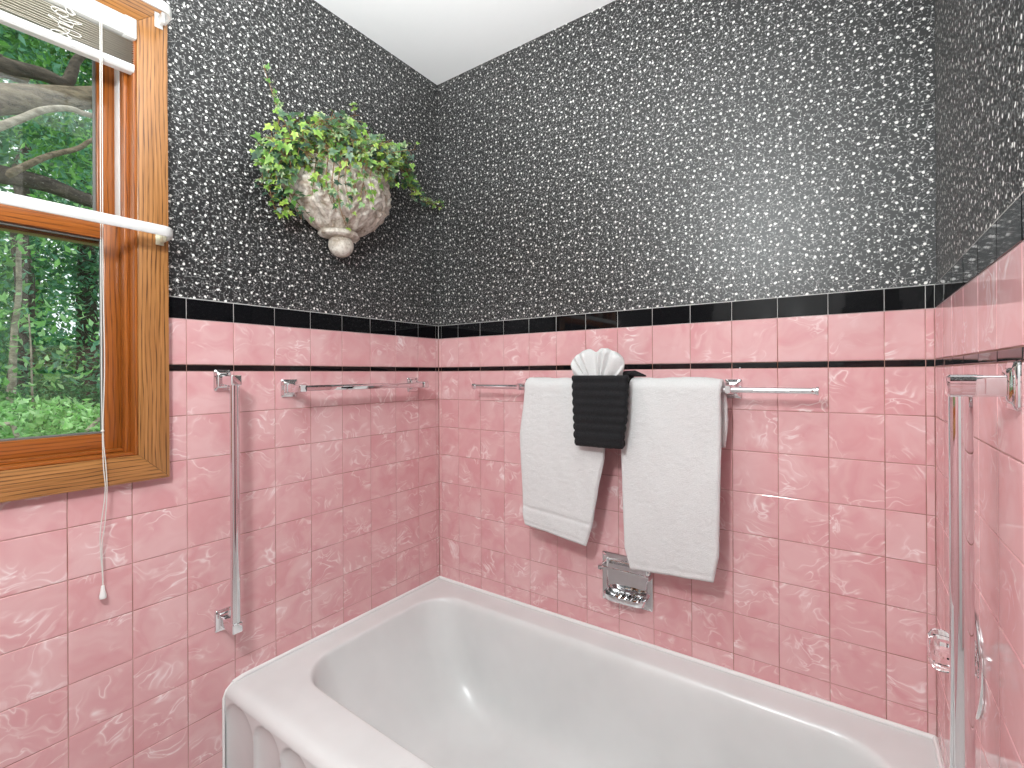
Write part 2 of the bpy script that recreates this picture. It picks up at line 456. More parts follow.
# ------------------------------------------------------------------ bathtub
def rrect(x0, x1, y0, y1, r, z, bl=0., bf=0., n=10, ns=14):
    """rounded rectangle ring; bl / bf bulge the left and front sides outwards"""
    P = []
    cs = [(x1-r, y1-r, 0), (x0+r, y1-r, pi/2), (x0+r, y0+r, pi), (x1-r, y0+r, 1.5*pi)]
    for i, (cx, cy, a0) in enumerate(cs):
        for k in range(n+1):
            a = a0+pi/2*k/n; P.append([cx+r*cos(a), cy+r*sin(a)])
        nx_ = cs[(i+1) % 4]; a1 = a0+pi/2
        p = (cx+r*cos(a1), cy+r*sin(a1)); q = (nx_[0]+r*cos(a1), nx_[1]+r*sin(a1))
        for k in range(1, ns): t = k/ns; P.append([p[0]+(q[0]-p[0])*t, p[1]+(q[1]-p[1])*t])
    out = []
    for x, y in P:
        ty = max(0, 1-((y-(y0+y1)/2)/((y1-y0)/2))**2); tx = max(0, 1-((x-(x0+x1)/2)/((x1-x0)/2))**2)
        wl = max(0, 1-(x-x0)/(.4*(x1-x0))); wf = max(0, 1-(y-y0)/(.4*(y1-y0)))
        out.append(Vector((x-bl*ty*wl, y-bf*tx*wf, z)))
    return out
tub = thing('bathtub', (.75, -.40, ZF), 'white enamelled alcove bathtub with fluted front apron, set between the pink tiled walls', 'bathtub')
e = .0015
TX0, TX1, TY0, TY1 = e, XR-e, -.787, -e
rings = []
for ins, z in ((.004, ZR-.030), (0, ZR-.024), (.003, ZR-.014), (.009, ZR-.005), (.019, ZR+.001), (.034, ZR+.003)):
    # only the front edge is rolled; at the walls the rim runs up to the caulk
    rings.append(rrect(TX0, TX1, TY0+ins, TY1, .004, z))
for Rg in rings:
    for p in Rg:
        d = min(p.x-TX0, TX1-p.x, TY1-p.y)
        if d < .002 and p.y > -.74: p.z = max(p.z, ZR+.004) if p.z > ZR-.01 else p.z
ro = rrect(.045, XR-.045, -.735, -.026, .05, ZR+.001); rings.append(ro)
opening = [(.076, 1.425, -.652, -.078, .125, ZR-.000, .0, .018), (.081, 1.418, -.646, -.085, .12, ZR-.002, .0, .018), (.085, 1.412, -.640, -.091, .116, ZR-.008, .0, .018), (.089, 1.406, -.635, -.097, .112, ZR-.022, .0, .018),
           (.101, 1.398, -.630, -.102, .108, ZR-.060, .0, .016), (.124, 1.390, -.622, -.107, .104, ZR-.120, .0, .014), (.164, 1.380, -.612, -.113, .10, ZR-.190, .0, .012),
           (.206, 1.370, -.598, -.122, .10, ZR-.250, .0, .010), (.246, 1.356, -.580, -.138, .10, ZR-.290, .0, .008), (.292, 1.336, -.552, -.160, .10, ZR-.318, .0, .004), (.350, 1.308, -.520, -.188, .10, ZR-.332, .0, .0),
           (.45, 1.24, -.47, -.24, .09, ZR-.338, 0, 0), (.60, 1.12, -.40, -.31, .04, ZR-.340, 0, 0)]
for a in opening: rings.append(rrect(*a[:6], a[6], a[7]))
V = []; Fs = []
n = len(rings[0])
for q in rings: V += q
for i in range(len(rings)-1):
    for k in range(n): Fs.append([i*n+k, i*n+(k+1) % n, (i+1)*n+(k+1) % n, (i+1)*n+k])
Fs.append([(len(rings)-1)*n+k for k in range(n)])
q = MB(); q.add(V, Fs); body = q.build('tub_basin', M_ENAMEL, tub)
body.modifiers.clear(); sm = body.modifiers.new('round', 'SUBSURF'); sm.levels = 1; sm.render_levels = 2
# apron with round-topped concave flutes at both ends
flutes = [(.075, .074), (.209, .058), (.328, .058)]
flutes += [(XR-x, w) for x, w in flutes]
nx_, nz_ = 300, 70
zs = [ZR-.021-(ZR-.021-ZF-.002)*(k/(nz_-1))**1.35 for k in range(nz_)]
V = []; Fs = []
for z in zs:
    for i in range(nx_):
        x = TX0+(TX1-TX0)*i/(nx_-1); dep = 0.
        for xc, w in flutes:
            zc = ZR-.022-w; dx = (x-xc)/w
            rr = dx*dx+(max(0, z-zc)/w)**2
            if rr < 1: dep = max(dep, .015*sqrt(1-rr))
        edge = .012*max(0, 1-min(x-TX0, TX1-x)/.014)**2
        y = TY0+.0005+dep
        V.append((x, y, z))
for k in range(nz_-1):
    for i in range(nx_-1): a = k*nx_+i; Fs.append([a, a+1, a+1+nx_, a+nx_])
a = len(V)                                  # sides running back under the rim
for z in zs: V.append((TX0, TY0+.10, z))
for z in zs: V.append((TX1, TY0+.10, z))
for k in range(nz_-1):
    Fs.append([a+k, k*nx_, (k+1)*nx_, a+k+1]); Fs.append([k*nx_+nx_-1, a+nz_+k, a+nz_+k+1, (k+1)*nx_+nx_-1])
q = MB(); q.add(V, Fs); ap = q.build('fluted_apron', M_ENAMEL, tub); ap.modifiers.clear()
# caulk bead
q = MB()
q.tube([(.004, -.765, ZR+.001), (.004, -.74, ZR+.006), (.004, -.4, ZR+.006), (.004, -.004, ZR+.006)], .0055, 8)
q.tube([(.004, -.004, ZR+.006), (.7, -.004, ZR+.006), (XR-.004, -.004, ZR+.006)], .0055, 8)
q.tube([(XR-.004, -.004, ZR+.006), (XR-.004, -.4, ZR+.006), (XR-.004, -.74, ZR+.006), (XR-.004, -.765, ZR+.001)], .0055, 8)
q.tube([(.0035, -.765, ZR+.001), (.0035, -.781, ZR-.012), (.0035, -.788, ZR-.03), (.0035, -.788, ZR-.2), (.0035, -.788, ZF+.002)], .0035, 8)
q.build('caulk_bead', M_CAULK, tub)

# ------------------------------------------------------------------ window
win = bpy.data.objects.new('window_1', None); link(win); win.location = (0, (WY0+WY1)/2, WZ0); struct(win)
tag(win, 'double hung wooden window with golden oak casing in the left wall', 'window')
CW = .0590; CF = .020
def mitred(y0, y1, z0, z1, side):
    q = MB(); o0, o1 = .0, CF
    oy0, oy1, oz0, oz1 = WY0-CW, WY1+CW, WZ0-CW, WZ1+CW
    iy0, iy1, iz0, iz1 = WY0, WY1, WZ0, WZ1
    g = .0004
    prof = {'right': [(oy1, oz0), (oy1, oz1), (iy1, iz1), (iy1, iz0)], 'left': [(oy0, oz1), (oy0, oz0), (iy0, iz0), (iy0, iz1)],
            'bottom': [(oy0, oz0), (oy1, oz0), (iy1, iz0), (iy0, iz0)], 'top': [(oy1, oz1), (oy0, oz1), (iy0, iz1), (iy1, iz1)]}[side]
    bm = bmesh.new()
    lo = [bm.verts.new((o0, y, z)) for y, z in prof]; hi = [bm.verts.new((o1, y, z)) for y, z in prof]
    bm.faces.new(hi); bm.faces.new(lo[::-1])
    for i in range(4): j = (i+1) % 4; bm.faces.new([lo[i], lo[j], hi[j], hi[i]])
    bmesh.ops.recalc_face_normals(bm, faces=list(bm.faces))
    bmesh.ops.bevel(bm, geom=list(bm.edges), offset=.0013, segments=2, profile=.5, affect='EDGES')
    q.from_bm(bm, 2 if side in ('left', 'right') else 1)
    return q
for sd in ('right', 'left', 'bottom', 'top'): mitred(0, 0, 0, 0, sd).build('casing', M_OAK, win)
JD = -.13
q = MB(); q.box((JD, WY1-.006, WZ0), (CF-.004, WY1, WZ1), .0008, 2); q.build('side_jamb', M_SASH, win)
q = MB(); q.box((JD, WY0, WZ0), (CF-.004, WY0+.006, WZ1), .0008, 2); q.build('side_jamb', M_SASH, win)
q = MB(); q.box((JD, WY0, WZ1-.006), (CF-.004, WY1, WZ1), .0008, 1); q.build('head_jamb', M_SASH, win)
q = MB(); q.box((JD, WY0, WZ0), (CF-.006, WY1, WZ0+.006), .0008, 1); q.box((-.040, WY0+.006, WZ0+.006), (-.024, WY1-.006, WZ0+.014), .002, 1); q.build('sill', M_SASH, win)
# stops along the jambs
for y0, y1 in ((WY1-.016, WY1-.006), (WY0+.006, WY0+.016)):
    q = MB(); q.box((-.036, y0, WZ0+.006), (-.010, y1, WZ1-.006), .002, 2); q.build('window_stop', M_SASH, win)
def sash(name, xf, z0, z1, wb, wt, ws, y0, y1):
    d = .030; q = MB()
    for (ya, yb) in ((y0, y0+ws), (y1-ws, y1)): q.box((xf-d, ya, z0), (xf, yb, z1), .0015, 2)
    q.box((xf-d, y0+ws-.0005, z0), (xf, y1-ws+.0005, z0+wb), .0015, 1); q.box((xf-d, y0+ws-.0005, z1-wt), (xf, y1-ws+.0005, z1), .0015, 1)
    o = q.build(name, M_SASH, win)
    q = MB(); q.box((xf-d*.55-.002, y0+ws-.004, z0+wb-.004), (xf-d*.55+.002, y1-ws+.004, z1-wt+.004)); q.build('pane', M_PANE, o, smooth=False)
    q = MB(); t = .0045                      # dark glazing gasket
    for (ya, yb, za, zb) in ((y0+ws, y0+ws+t, z0+wb, z1-wt), (y1-ws-t, y1-ws, z0+wb, z1-wt), (y0+ws, y1-ws, z0+wb, z0+wb+t), (y0+ws, y1-ws, z1-wt-t, z1-wt)):
        q.box((xf-d*.5, ya, za), (xf-d*.25, yb, zb), .0005)
    q.build('glazing_gasket', M_GREY, o)
    return o
SY0, SY1 = WY0+.008, WY1-.008
sash('lower_sash', -.040, WZ0+.010, .333, .040, .036, .036, SY0, SY1)
sash('upper_sash', -.084, .292, WZ1-.008, .036, .040, .036, SY0, SY1)
for y0, y1 in ((WY1-.0135, WY1-.0062), (WY0+.0062, WY0+.0135)):
    q = MB(); q.box((-.082, y0, .334), (-.046, y1, WZ1-.008), .002, 2); q.build('jamb_liner', M_VINYL, win)

# ------------------------------------------------------------------ mini blind, raised
by0, by1 = WY0+.010, WY1-.002
blind = thing('mini_blind', (.0, (by0+by1)/2, WZ1-.05), 'white slatted mini blind pulled up to the top of the window, cords hanging', 'blind')
q = MB(); q.box((-.008, by0, WZ1-.044), (.026, by1, WZ1-.002), .003); q.box((-.009, by1-.022, WZ1-.046), (.0275, by1+.0005, WZ1-.001), .003); q.build('headrail', M_WHITE_METAL, blind)
nsl = 11
sl = MB()
for k in range(nsl):
    f = (k+.5)/nsl
    def zz(y, f=f):
        low = WZ1-.098+.02*(y-by1); top = WZ1-.048
        return top+(low-top)*f+R.uniform(-.0012, .0012)
    V = []; Fs = []
    na = 7; nb = 5
    for i in range(na):
        y = by0+.004+(by1-by0-.008)*i/(na-1); zc_ = zz(y)
        for j in range(nb):
            s = -1+2*j/(nb-1); V.append((.0085+.0125*s, y, zc_+.0018*(1-s*s)-.0012*s))
    for i in range(na-1):
        for j in range(nb-1): a = i*nb+j; Fs.append([a, a+1, a+nb+1, a+nb])
    sl.add(V, Fs)
so = sl.build('slat_stack', M_SLAT, blind); so.modifiers.clear(); s_ = so.modifiers.new('thick', 'SOLIDIFY'); s_.thickness = .0006
q = MB(); V = []; Fs = []
prof = [(-.004, -.008), (-.0045, .004), (0, .0075), (.016, .0075), (.0215, .004), (.0215, -.008), (.017, -.0115), (.001, -.0115)]
for y in (by0+.003, by1-.003):
    zc_ = WZ1-.1065+.02*(y-by1)
    for px, pz in prof: V.append((px, y, zc_+pz))
m_ = len(prof)
for i in range(m_): j = (i+1) % m_; Fs.append([i, j, m_+j, m_+i])
Fs += [list(range(m_))[::-1], [m_+i for i in range(m_)]]
q.add(V, Fs); q.build('bottom_rail', M_WHITE_METAL, blind, smooth=False)
# tangled ladder cords
for yc in (-1.088, -1.49):
    q = MB()
    pts = []; ph = R.random()*6
    zt_, zb_ = WZ1-.046, WZ1-.112
    for i in range(150):
        t = i/149
        pts.append((.0265+.004*sin(31*t+ph), yc+.016*sin(t*58+ph*1.7)*sin(pi*min(1, t*1.02))**.4+.010*sin(t*21), zt_+(zb_-zt_)*(t+.06*sin(t*74+ph)+.05*sin(t*40))))
    q.tube(pts, .0008, 6)
    q.build('ladder_cord', M_CORD, blind)
# lift cord: two strands, a knot, a tassel
zt_ = WZ1-.044
cord_a = [(.0285, -1.034, zt_), (.0285, -1.0345, .40), (.0295, -1.0345, .0), (.0285, -1.0335, -.125), (.0285, -1.032, -.20), (.028, -1.029, -.255), (.020, -1.0345, -.33), (.015, -1.0345, -.37), (.013, -1.0305, -.44), (.012, -1.0300, -.462)]
cord_b = [(.0285, -1.031, zt_), (.0285, -1.031, .40), (.030, -1.0315, .20), (.030, -1.0295, .02), (.0285, -1.0322, -.125), (.0285, -1.028, -.20), (.028, -1.026, -.255), (.020, -1.028, -.33), (.015, -1.0315, -.37), (.013, -1.0297, -.44), (.012, -1.0292, -.462)]
def smooth_pts(P, k=6):
    P = [Vector(p) for p in P]; out = []
    for i in range(len(P)-1):
        a, b, c, d = P[max(i-1, 0)], P[i], P[i+1], P[min(i+2, len(P)-1)]
        for j in range(k):
            t = j/k; out.append(.5*((2*b)+(c-a)*t+(2*a-5*b+4*c-d)*t*t+(3*b-a-3*c+d)*t**3))
    out.append(P[-1]); return out
q = MB(); q.tube(smooth_pts(cord_a), .0009, 8); q.tube(smooth_pts(cord_b), .0009, 8)
q.lathe([(-.003, 0), (-.0025, .002), (0, .0032), (.0025, .002), (.003, 0)], (.0285, -1.033, -.127), (0, 0, 1), 12)
q.build('lift_cord', M_CORD, blind)
q = MB(); q.lathe([(0, .0012), (.001, .0028), (.012, .0042), (.022, .0062), (.027, .0064), (.0285, .0055), (.0285, .0)], (.012, -1.0297, -.460), (0, 0, -1), 20); q.build('cord_tassel', M_VINYL, blind)

# ------------------------------------------------------------------ curtain rods
def curtain_rod(zc, label, brk):
    t = thing('curtain_rod', (.02, (WY0+WY1)/2, zc), label, 'curtain rod')
    ye, xf = WY1+.051, .074
    path = [(.024, ye), (.052, ye)]
    for k in range(9): a = pi/2*k/8; path.append((.052+.022*sin(a), ye-.022+.022*cos(a)))
    yl = WY0-.054
    for k in range(9): a = pi/2*k/8; path.append((.052+.022*cos(a), yl+.022-.022*sin(a)))
    path += [(.024, yl)]
    V = []; Fs = []
    secs = [(-.0025, -.0108), (.0022, -.0112), (.0036, -.0085), (.0040, 0), (.0036, .0085), (.0022, .0112), (-.0025, .0108)]
    m_ = len(secs)
    for i, (x, y) in enumerate(path):
        a = Vector(path[max(i-1, 0)]); b = Vector(path[min(i+1, len(path)-1)]); tg = (b-a).normalized(); nn = Vector((-tg.y, tg.x))
        if nn.dot(Vector((x-.02, y-(yl+ye)/2))) < 0: nn = -nn
        for o_, h in secs: V.append((x+nn.x*o_, y+nn.y*o_, zc+h))
    for i in range(len(path)-1):
        for k in range(m_): j = (k+1) % m_; Fs.append([i*m_+k, i*m_+j, (i+1)*m_+j, (i+1)*m_+k])
    Fs += [list(range(m_)), [(len(path)-1)*m_+k for k in range(m_)]]
    q = MB(); q.add(V, Fs); q.build('rod', M_WHITE_METAL, t)
    for y, s in ((ye, -1), (yl, 1)):
        q = MB(); q.box((CF, y+s*.018, zc-.022), (CF+.0025, y+s*.002, zc+.012), .0006); q.box((CF+.001, y+s*.011, zc-.016), (CF+.022, y+s*.0035, zc+.007), .001)
        q.build('bracket', brk, t)
    return t
curtain_rod(.3135, 'white cafe curtain rod across the middle of the window', M_CLEAR_BRACKET)
curtain_rod(.8165, 'white curtain rod along the top casing of the window, above the blind', M_WHITE_METAL)

# ------------------------------------------------------------------ chrome bars
def rot_to(o, d):
    return o
class FB(MB):
    """shapes in a wall frame: e = along wall, z = up, n = out of wall"""
    def __init__(s, o, e_, n_): super().__init__(); s.o = Vector(o); s.e = Vector(e_); s.n = Vector(n_)
    def P(s, a, z, d): return s.o+s.e*a+Vector((0, 0, z))+s.n*d
    def prism(s, loops, cap=True):
        """loops: list of (list of (a, z), d) with equal counts"""
        V = []; Fs = []; m_ = len(loops[0][0])
        for pts, d in loops:
            for p in pts: V.append(s.P(p[0], p[1], p[2] if len(p) > 2 else d))
        for i in range(len(loops)-1):
            for k in range(m_): j = (k+1) % m_; Fs.append([i*m_+k, i*m_+j, (i+1)*m_+j, (i+1)*m_+k])
        if cap: Fs += [list(range(m_))[::-1], [(len(loops)-1)*m_+k for k in range(m_)]]
        s.add(V, Fs)
    def build(s, *a, **k):
        bm = bmesh.new(); vs = [bm.verts.new(v) for v in s.v]
        for f in s.f:
            try: bm.faces.new([vs[i] for i in f])
            except ValueError: pass
        bmesh.ops.recalc_face_normals(bm, faces=list(bm.faces)); s.v = []; s.f = []; s.uv = []
        s.from_bm(bm); return super().build(*a, **k)
def rsq(w, h, r, ca=0, cz=0, n=5):
    out = []
    for cx, cy, a0 in ((w/2-r, h/2-r, 0), (-w/2+r, h/2-r, pi/2), (-w/2+r, -h/2+r, pi), (w/2-r, -h/2+r, 1.5*pi)):
        for k in range(n+1): a = a0+pi/2*k/n; out.append((ca+cx+r*cos(a), cz+cy+r*sin(a)))
    return out
def flange(parent, o, e_, n_, w, h, mat_=None):
    q = FB(o, e_, n_)
    q.prism([(rsq(w, h, .005), .0), (rsq(w, h, .005), .0035), (rsq(w-.003, h-.003, .005), .0055), (rsq(w-.014, h-.014, .004), .0065), (rsq(w-.018, h-.018, .004), .0095), (rsq(w-.022, h-.022, .003), .0105)])
    return q.build('mounting_flange', M_CHROME, parent)

def vertical_grab_bar(o, e_, n_, stand, length, label, sz=.0235):
    """o: centre of the upper flange on the wall"""
    t = thing('grab_bar', Vector(o)+Vector((0, 0, -length)), label, 'grab bar')
    top = Vector(o); bot = Vector(o)+Vector((0, 0, -length))
    for c in (top, bot):
        flange(t, c, e_, n_, .040, .054)
        q = FB(c, e_, n_)
        h = sz/2+.0005
        q.prism([(rsq(.020, .024, .003), .008), (rsq(.0215, .0245, .003), stand-h*.9)])
        q.prism([(rsq(2*h, 2*h+.001, .003), stand-h), (rsq(2*h, 2*h+.001, .003), stand+h-.002), (rsq(2*h-.004, 2*h-.003, .002), stand+h)])
        q.build('end_post', M_CHROME, t)
    q = FB(top, e_, n_); V = []
    pts = [q.P(0, -.010, stand), q.P(0, -length*.5, stand), q.P(0, -length+.010, stand)]
    q.tube(pts, sz/2-.0008, 32); q.build('bar', M_CHROME, t)
    return t
vertical_grab_bar((0, -.787, -.023), (0, 1, 0), (1, 0, 0), .068, .6165, 'vertical chrome grab bar on the left wall beside the window')
vertical_grab_bar((XR, -.628, -.0265), (0, 1, 0), (-1, 0, 0), .0465, .66, 'vertical chrome grab bar on the right wall in front of the shower valve')

# square towel bar on the left wall
t = thing('towel_bar', (0, -.374, -.05), 'empty square chrome towel bar on the left wall under the ivy planter', 'towel bar')
for y in (-.609, -.139):
    flange(t, (0, y, -.0485), (0, 1, 0), (1, 0, 0), .048, .052)
    q = FB((0, y, -.0485), (0, 1, 0), (1, 0, 0))
    q.prism([(rsq(.026, .030, .004), .008), (rsq(.022, .024, .004), .030), (rsq(.022, .022, .004), .074), (rsq(.018, .018, .003), .077)])
    q.build('end_post', M_CHROME, t)
q = MB(); q.box((.057, -.60, -.0565), (.073, -.148, -.0405), .0012); q.build('bar', M_CHROME, t)

# round towel bar on the back wall
BX, BZ, BY = .758, -.0545, -.070
t = thing('towel_bar', (BX, 0, BZ), 'round chrome towel bar on the back wall carrying the towels', 'towel bar')
for x in (.437, 1.083):
    flange(t, (x, 0, BZ+.001), (1, 0, 0), (0, -1, 0), .042, .052)
    q = FB((x, 0, BZ+.001), (1, 0, 0), (0, -1, 0))
    q.prism([(rsq(.022, .030, .004), .008), (rsq(.017, .024, .004), .030), (rsq(.016, .022, .004), .076), (rsq(.012, .018, .003), .079)])
    q.build('end_post', M_CHROME, t)
q = MB(); q.tube([(.240, BY, BZ), (BX, BY, BZ), (1.277, BY, BZ)], .0075, 24); q.build('bar', M_CHROME, t)
for x, s in ((.240, -1), (1.277, 1)):
    q = MB(); q.lathe([(-.012, .0076), (-.010, .0088), (-.004, .0088), (-.003, .0105), (.002, .0105), (.003, .0095), (.003, 0)], (x, BY, BZ), (s, 0, 0), 24); q.build('end_cap', M_CHROME, t)

# ------------------------------------------------------------------ towels
def lerp_tab(tab, t):
    for (a, va), (b, vb) in zip(tab, tab[1:]):
        if t <= b:
            f = (t-a)/(b-a) if b > a else 0
            f = f*f*(3-2*f) if len(tab) == 2 else f
            return va+(vb-va)*f
    return tab[-1][1]
def cloth(name, mat_, path, x0tab, x1tab, th, label=None, cat=None, wob=.003, seed=0, grooves=(), parent=None, ribs=None, nx=64, zshift=None):
    """a folded cloth: path of (y, z) centre points, x edges as tables over z-arc t in 0..1, thickness th"""
    P = smooth_pts([(0, a, b) for a, b in path], 10)
    L = [0]
    for a, b in zip(P, P[1:]): L.append(L[-1]+(b-a).length)
    tot = L[-1]
    # resample evenly
    step = .0045; m_ = int(tot/step); S = []
    j = 0
    for i in range(m_+1):
        d = tot*i/m_
        while j < len(L)-2 and L[j+1] < d: j += 1
        f = (d-L[j])/max(1e-9, L[j+1]-L[j]); S.append(P[j].lerp(P[j+1], f))
    V = []; Fs = []; rowlen = 2*nx
    for i, c in enumerate(S):
        t = i/m_; d = tot*t
        tg = (S[min(i+1, m_)]-S[max(i-1, 0)]).normalized(); nn = Vector((0, tg.z, -tg.y))   # outward (towards room on the front)
        a, b = lerp_tab(x0tab, t), lerp_tab(x1tab, t)
        endf = min(1, min(d, tot-d)/(th*.5)); ends = sqrt(max(.02, 1-(1-endf)**2))
        gr = 0
        for g, w, dp in grooves: gr += dp*math.exp(-((tot-d-g)/w)**2)
        rb = 0
        if ribs: rb = abs(sin(pi*d/ribs[0]))**.6; a -= ribs[1]*(rb-.5)*1.2; b += ribs[1]*(rb-.5)*1.2
        for side in (1, -1):
            for k in range(nx):
                s = k/(nx-1) if side == 1 else 1-k/(nx-1)
                # cosine spacing rounds the folded edges
                s2 = .35*s+.65*(.5-.5*cos(pi*s)); x = a+(b-a)*s2
                ed = min(s2, 1-s2)*(b-a)/(th*.55); h = sqrt(max(0, 1-(1-min(1, ed))**2))
                wv = wob*noise.noise(Vector((x*9+seed, d*4.5, seed*1.7)))+wob*.5*noise.noise(Vector((x*24, d*10, seed+9)))
                fz = .0009*h*noise.noise(Vector((x*110, d*110, seed+side*3)))
                off = side*(th/2*h*ends-(gr*h if side == 1 else 0)+(ribs[2]*rb*h if ribs else 0))+wv*min(1, t*6)+fz
                ed2 = .0006*noise.noise(Vector((d*60, seed, side)))
                p = c+nn*off; V.append((x+ed2*(1-h), p.y, p.z+(zshift(s2, t) if zshift else 0)))
    for i in range(m_):
        for k in range(rowlen): j = (k+1) % rowlen; Fs.append([i*rowlen+k, (i+1)*rowlen+k, (i+1)*rowlen+j, i*rowlen+j])
    for base in (0, m_*rowlen):
        for k in range(nx-1):
            f = [base+k, base+k+1, base+rowlen-2-k, base+rowlen-1-k]; Fs.append(f if base == 0 else f[::-1])
    q = MB(); q.add(V, Fs); o = q.build(name, mat_, parent); o.modifiers.clear()
    bm = bmesh.new(); bm.from_mesh(o.data); bmesh.ops.recalc_face_normals(bm, faces=list(bm.faces)); bm.to_mesh(o.data); bm.free()
    if label: tag(o, label, cat)
    return o
def over_bar(rad, zback, zfront, yfront=None, yback=None):
    """path up the back, over the bar and down the front"""
    yf = BY-rad if yfront is None else yfront; yb = BY+rad if yback is None else yback
    p = [(yb, zback), (yb, (zback+BZ)/2), (BY+rad, BZ-.012)]
    for k in range(7): a = pi*k/6; p.append((BY+rad*cos(a), BZ+rad*sin(a)))
    p += [(BY-rad, BZ-.03), ((BY-rad+yf)/2, (BZ+zfront)/2), (yf, zfront)]
    return p
TH = .017
RB = .0225
cloth('bath_towel', M_TERRY, over_bar(RB, -.19, -.505, -.092), [(0, .475), (.33, .474), (.42, .468), (.47, .462), (.55, .455), (.86, .462), (.95, .463), (1, .472)], [(0, .715), (.3, .745), (.45, .755), (.62, .752), (.72, .735), (.9, .712), (1, .690)], TH,
      'white folded bath towel at the left end of the bar, its hem tapering and slanting', 'towel', seed=3,
      grooves=((.062, .003, .004), (.012, .0025, .003), (.070, .002, .002)), wob=.005, zshift=lambda s, t: -.028*(s-.35)*max(0, t-.55)/.45)
cloth('bath_towel', M_TERRY, over_bar(RB, -.205, -.552, -.092), [(0, .85), (.24, .828), (.31, .826), (.36, .823), (.42, .818), (.55, .802), (.7, .805), (.92, .812), (1, .828)], [(0, 1.072), (.1, 1.079), (.22, 1.074), (.32, 1.070), (.5, 1.070), (.9, 1.064), (1, 1.050)], TH,
      'larger white folded bath towel on the right, hanging down to the soap dish', 'towel', seed=11,
      grooves=((.020, .002, .003), (.012, .002, .002)), wob=.005, zshift=lambda s, t: .016*(s-.5)*max(0, t-.6)/.4)
# black ribbed cloth hung over the towels, its lower end turned up into a pocket
pk = thing('washcloth', (.742, BY-.05, -.215), 'black ribbed washcloth folded into a pocket between the two white towels', 'washcloth')
YP = BY-.066                                # front layer of the pocket
cloth('pocket', M_TERRY_BLACK, [(BY+.040, -.12), (BY+.040, BZ), (BY+.030, BZ+.027), (BY, BZ+.037), (BY-.026, BZ+.028), (BY-.038, BZ), (BY-.040, -.14), (BY-.042, -.200), (BY-.051, -.211), (YP, -.200), (YP, -.140), (YP-.001, -.060), (YP+.001, -.0165)],
      [(0, .685), (.35, .675), (.58, .680), (1, .672)], [(0, .815), (.35, .825), (.58, .818), (.62, .822), (.8, .838), (1, .842)], .011, seed=21, wob=.002, parent=pk, ribs=(.0232, .0036, .0052))
q = MB()
V = [(.790, BY-.026, BZ+.040), (.826, BY-.030, BZ+.041), (.872, BY-.012, BZ+.038), (.842, BY-.016, BZ+.052), (.812, BY-.020, BZ+.050), (.872, BY-.008, BZ+.034), (.82, BY-.010, BZ+.034), (.790, BY-.014, BZ+.034)]
q.add(V, [[0, 1, 2, 3, 4], [0, 4, 3, 2, 5, 6, 7], [1, 0, 7, 6], [2, 1, 6, 5]]); fc = q.build('folded_corner', M_TERRY_BLACK, pk, smooth=False)
# white fan
fan = MB(); V = []; Fs = []
fc0 = Vector((.745, BY-.052, -.062)); na, nr = 150, 26
lobes = 7
A0, A1 = math.radians(30), math.radians(150)
for side in (1, -1):
    for i in range(na+1):
        th_ = A0+(A1-A0)*i/na; c = cos(th_); s = sin(th_)
        ph = (i/na)*lobes; pl = (.5-.5*cos(2*pi*(ph+.25*sin(ph*2.3))))**.8
        notch = math.exp(-((th_-1.60)/.11)**2)
        Rx, Rz = .098, .133
        Rr = 1-.10*notch-.012*(1-pl)-.26*math.exp(-((th_-A0)/.19)**2)-.26*math.exp(-((A1-th_)/.19)**2)
        for k in range(nr+1):
            u = k/nr
            h = sqrt(max(0, 1-max(0, (u-.80)/.20)**2))
            fold = (.0125*(pl-.5)*min(1, u*1.6)-.006*notch*u)
            dep = ((.006+.006*u+fold)*h) if side == 1 else (-.004-.004*u+fold*.6)*h
            ex = .55+.45*u
            x = fc0.x+.121*c*Rr*u**.85; z = fc0.z+.126*Rr*u*s
            V.append((x, fc0.y-dep-.002*u, z))
w_ = nr+1
for sd in (0, 1):
    b0 = sd*(na+1)*w_
    for i in range(na):
        for k in range(nr): a = b0+i*w_+k; Fs.append([a, a+1, a+w_+1, a+w_])
b1 = (na+1)*w_
for i in range(na): Fs.append([i*w_+nr, (i+1)*w_+nr, b1+(i+1)*w_+nr, b1+i*w_+nr])
for k in range(nr): Fs.append([k, k+1, b1+k+1, b1+k]); Fs.append([na*w_+k, na*w_+k+1, b1+na*w_+k+1, b1+na*w_+k])
fan.add(V, Fs); fo = fan.build('washcloth', M_TERRY); fo.modifiers.clear()
bm = bmesh.new(); bm.from_mesh(fo.data); bmesh.ops.remove_doubles(bm, verts=list(bm.verts), dist=.0003); bmesh.ops.recalc_face_normals(bm, faces=list(bm.faces)); bm.to_mesh(fo.data); bm.free()
tag(fo, 'white washcloth pleated into a fan, tucked in the black pocket', 'washcloth')

# ------------------------------------------------------------------ soap dish
SX0, SX1, SZ0, SZ1 = .701, .860, -.708, -.561
soap = thing('soap_dish', ((SX0+SX1)/2, 0, SZ0), 'recessed chrome soap dish with grip bar in the back wall below the towels', 'soap dish')
scx, scz = (SX0+SX1)/2, (SZ0+SZ1)/2; sw, sh = SX1-SX0, SZ1-SZ0
q = FB((scx, 0, scz), (1, 0, 0), (0, -1, 0))
q.prism([(rsq(sw, sh, .004), .0005), (rsq(sw, sh, .004), .004), (rsq(sw-.004, sh-.004, .004), .006), (rsq(sw-.030, sh-.030, .012), .006), (rsq(sw-.036, sh-.036, .014), .002), (rsq(sw-.040, sh-.040, .020), .0012)], cap=False)
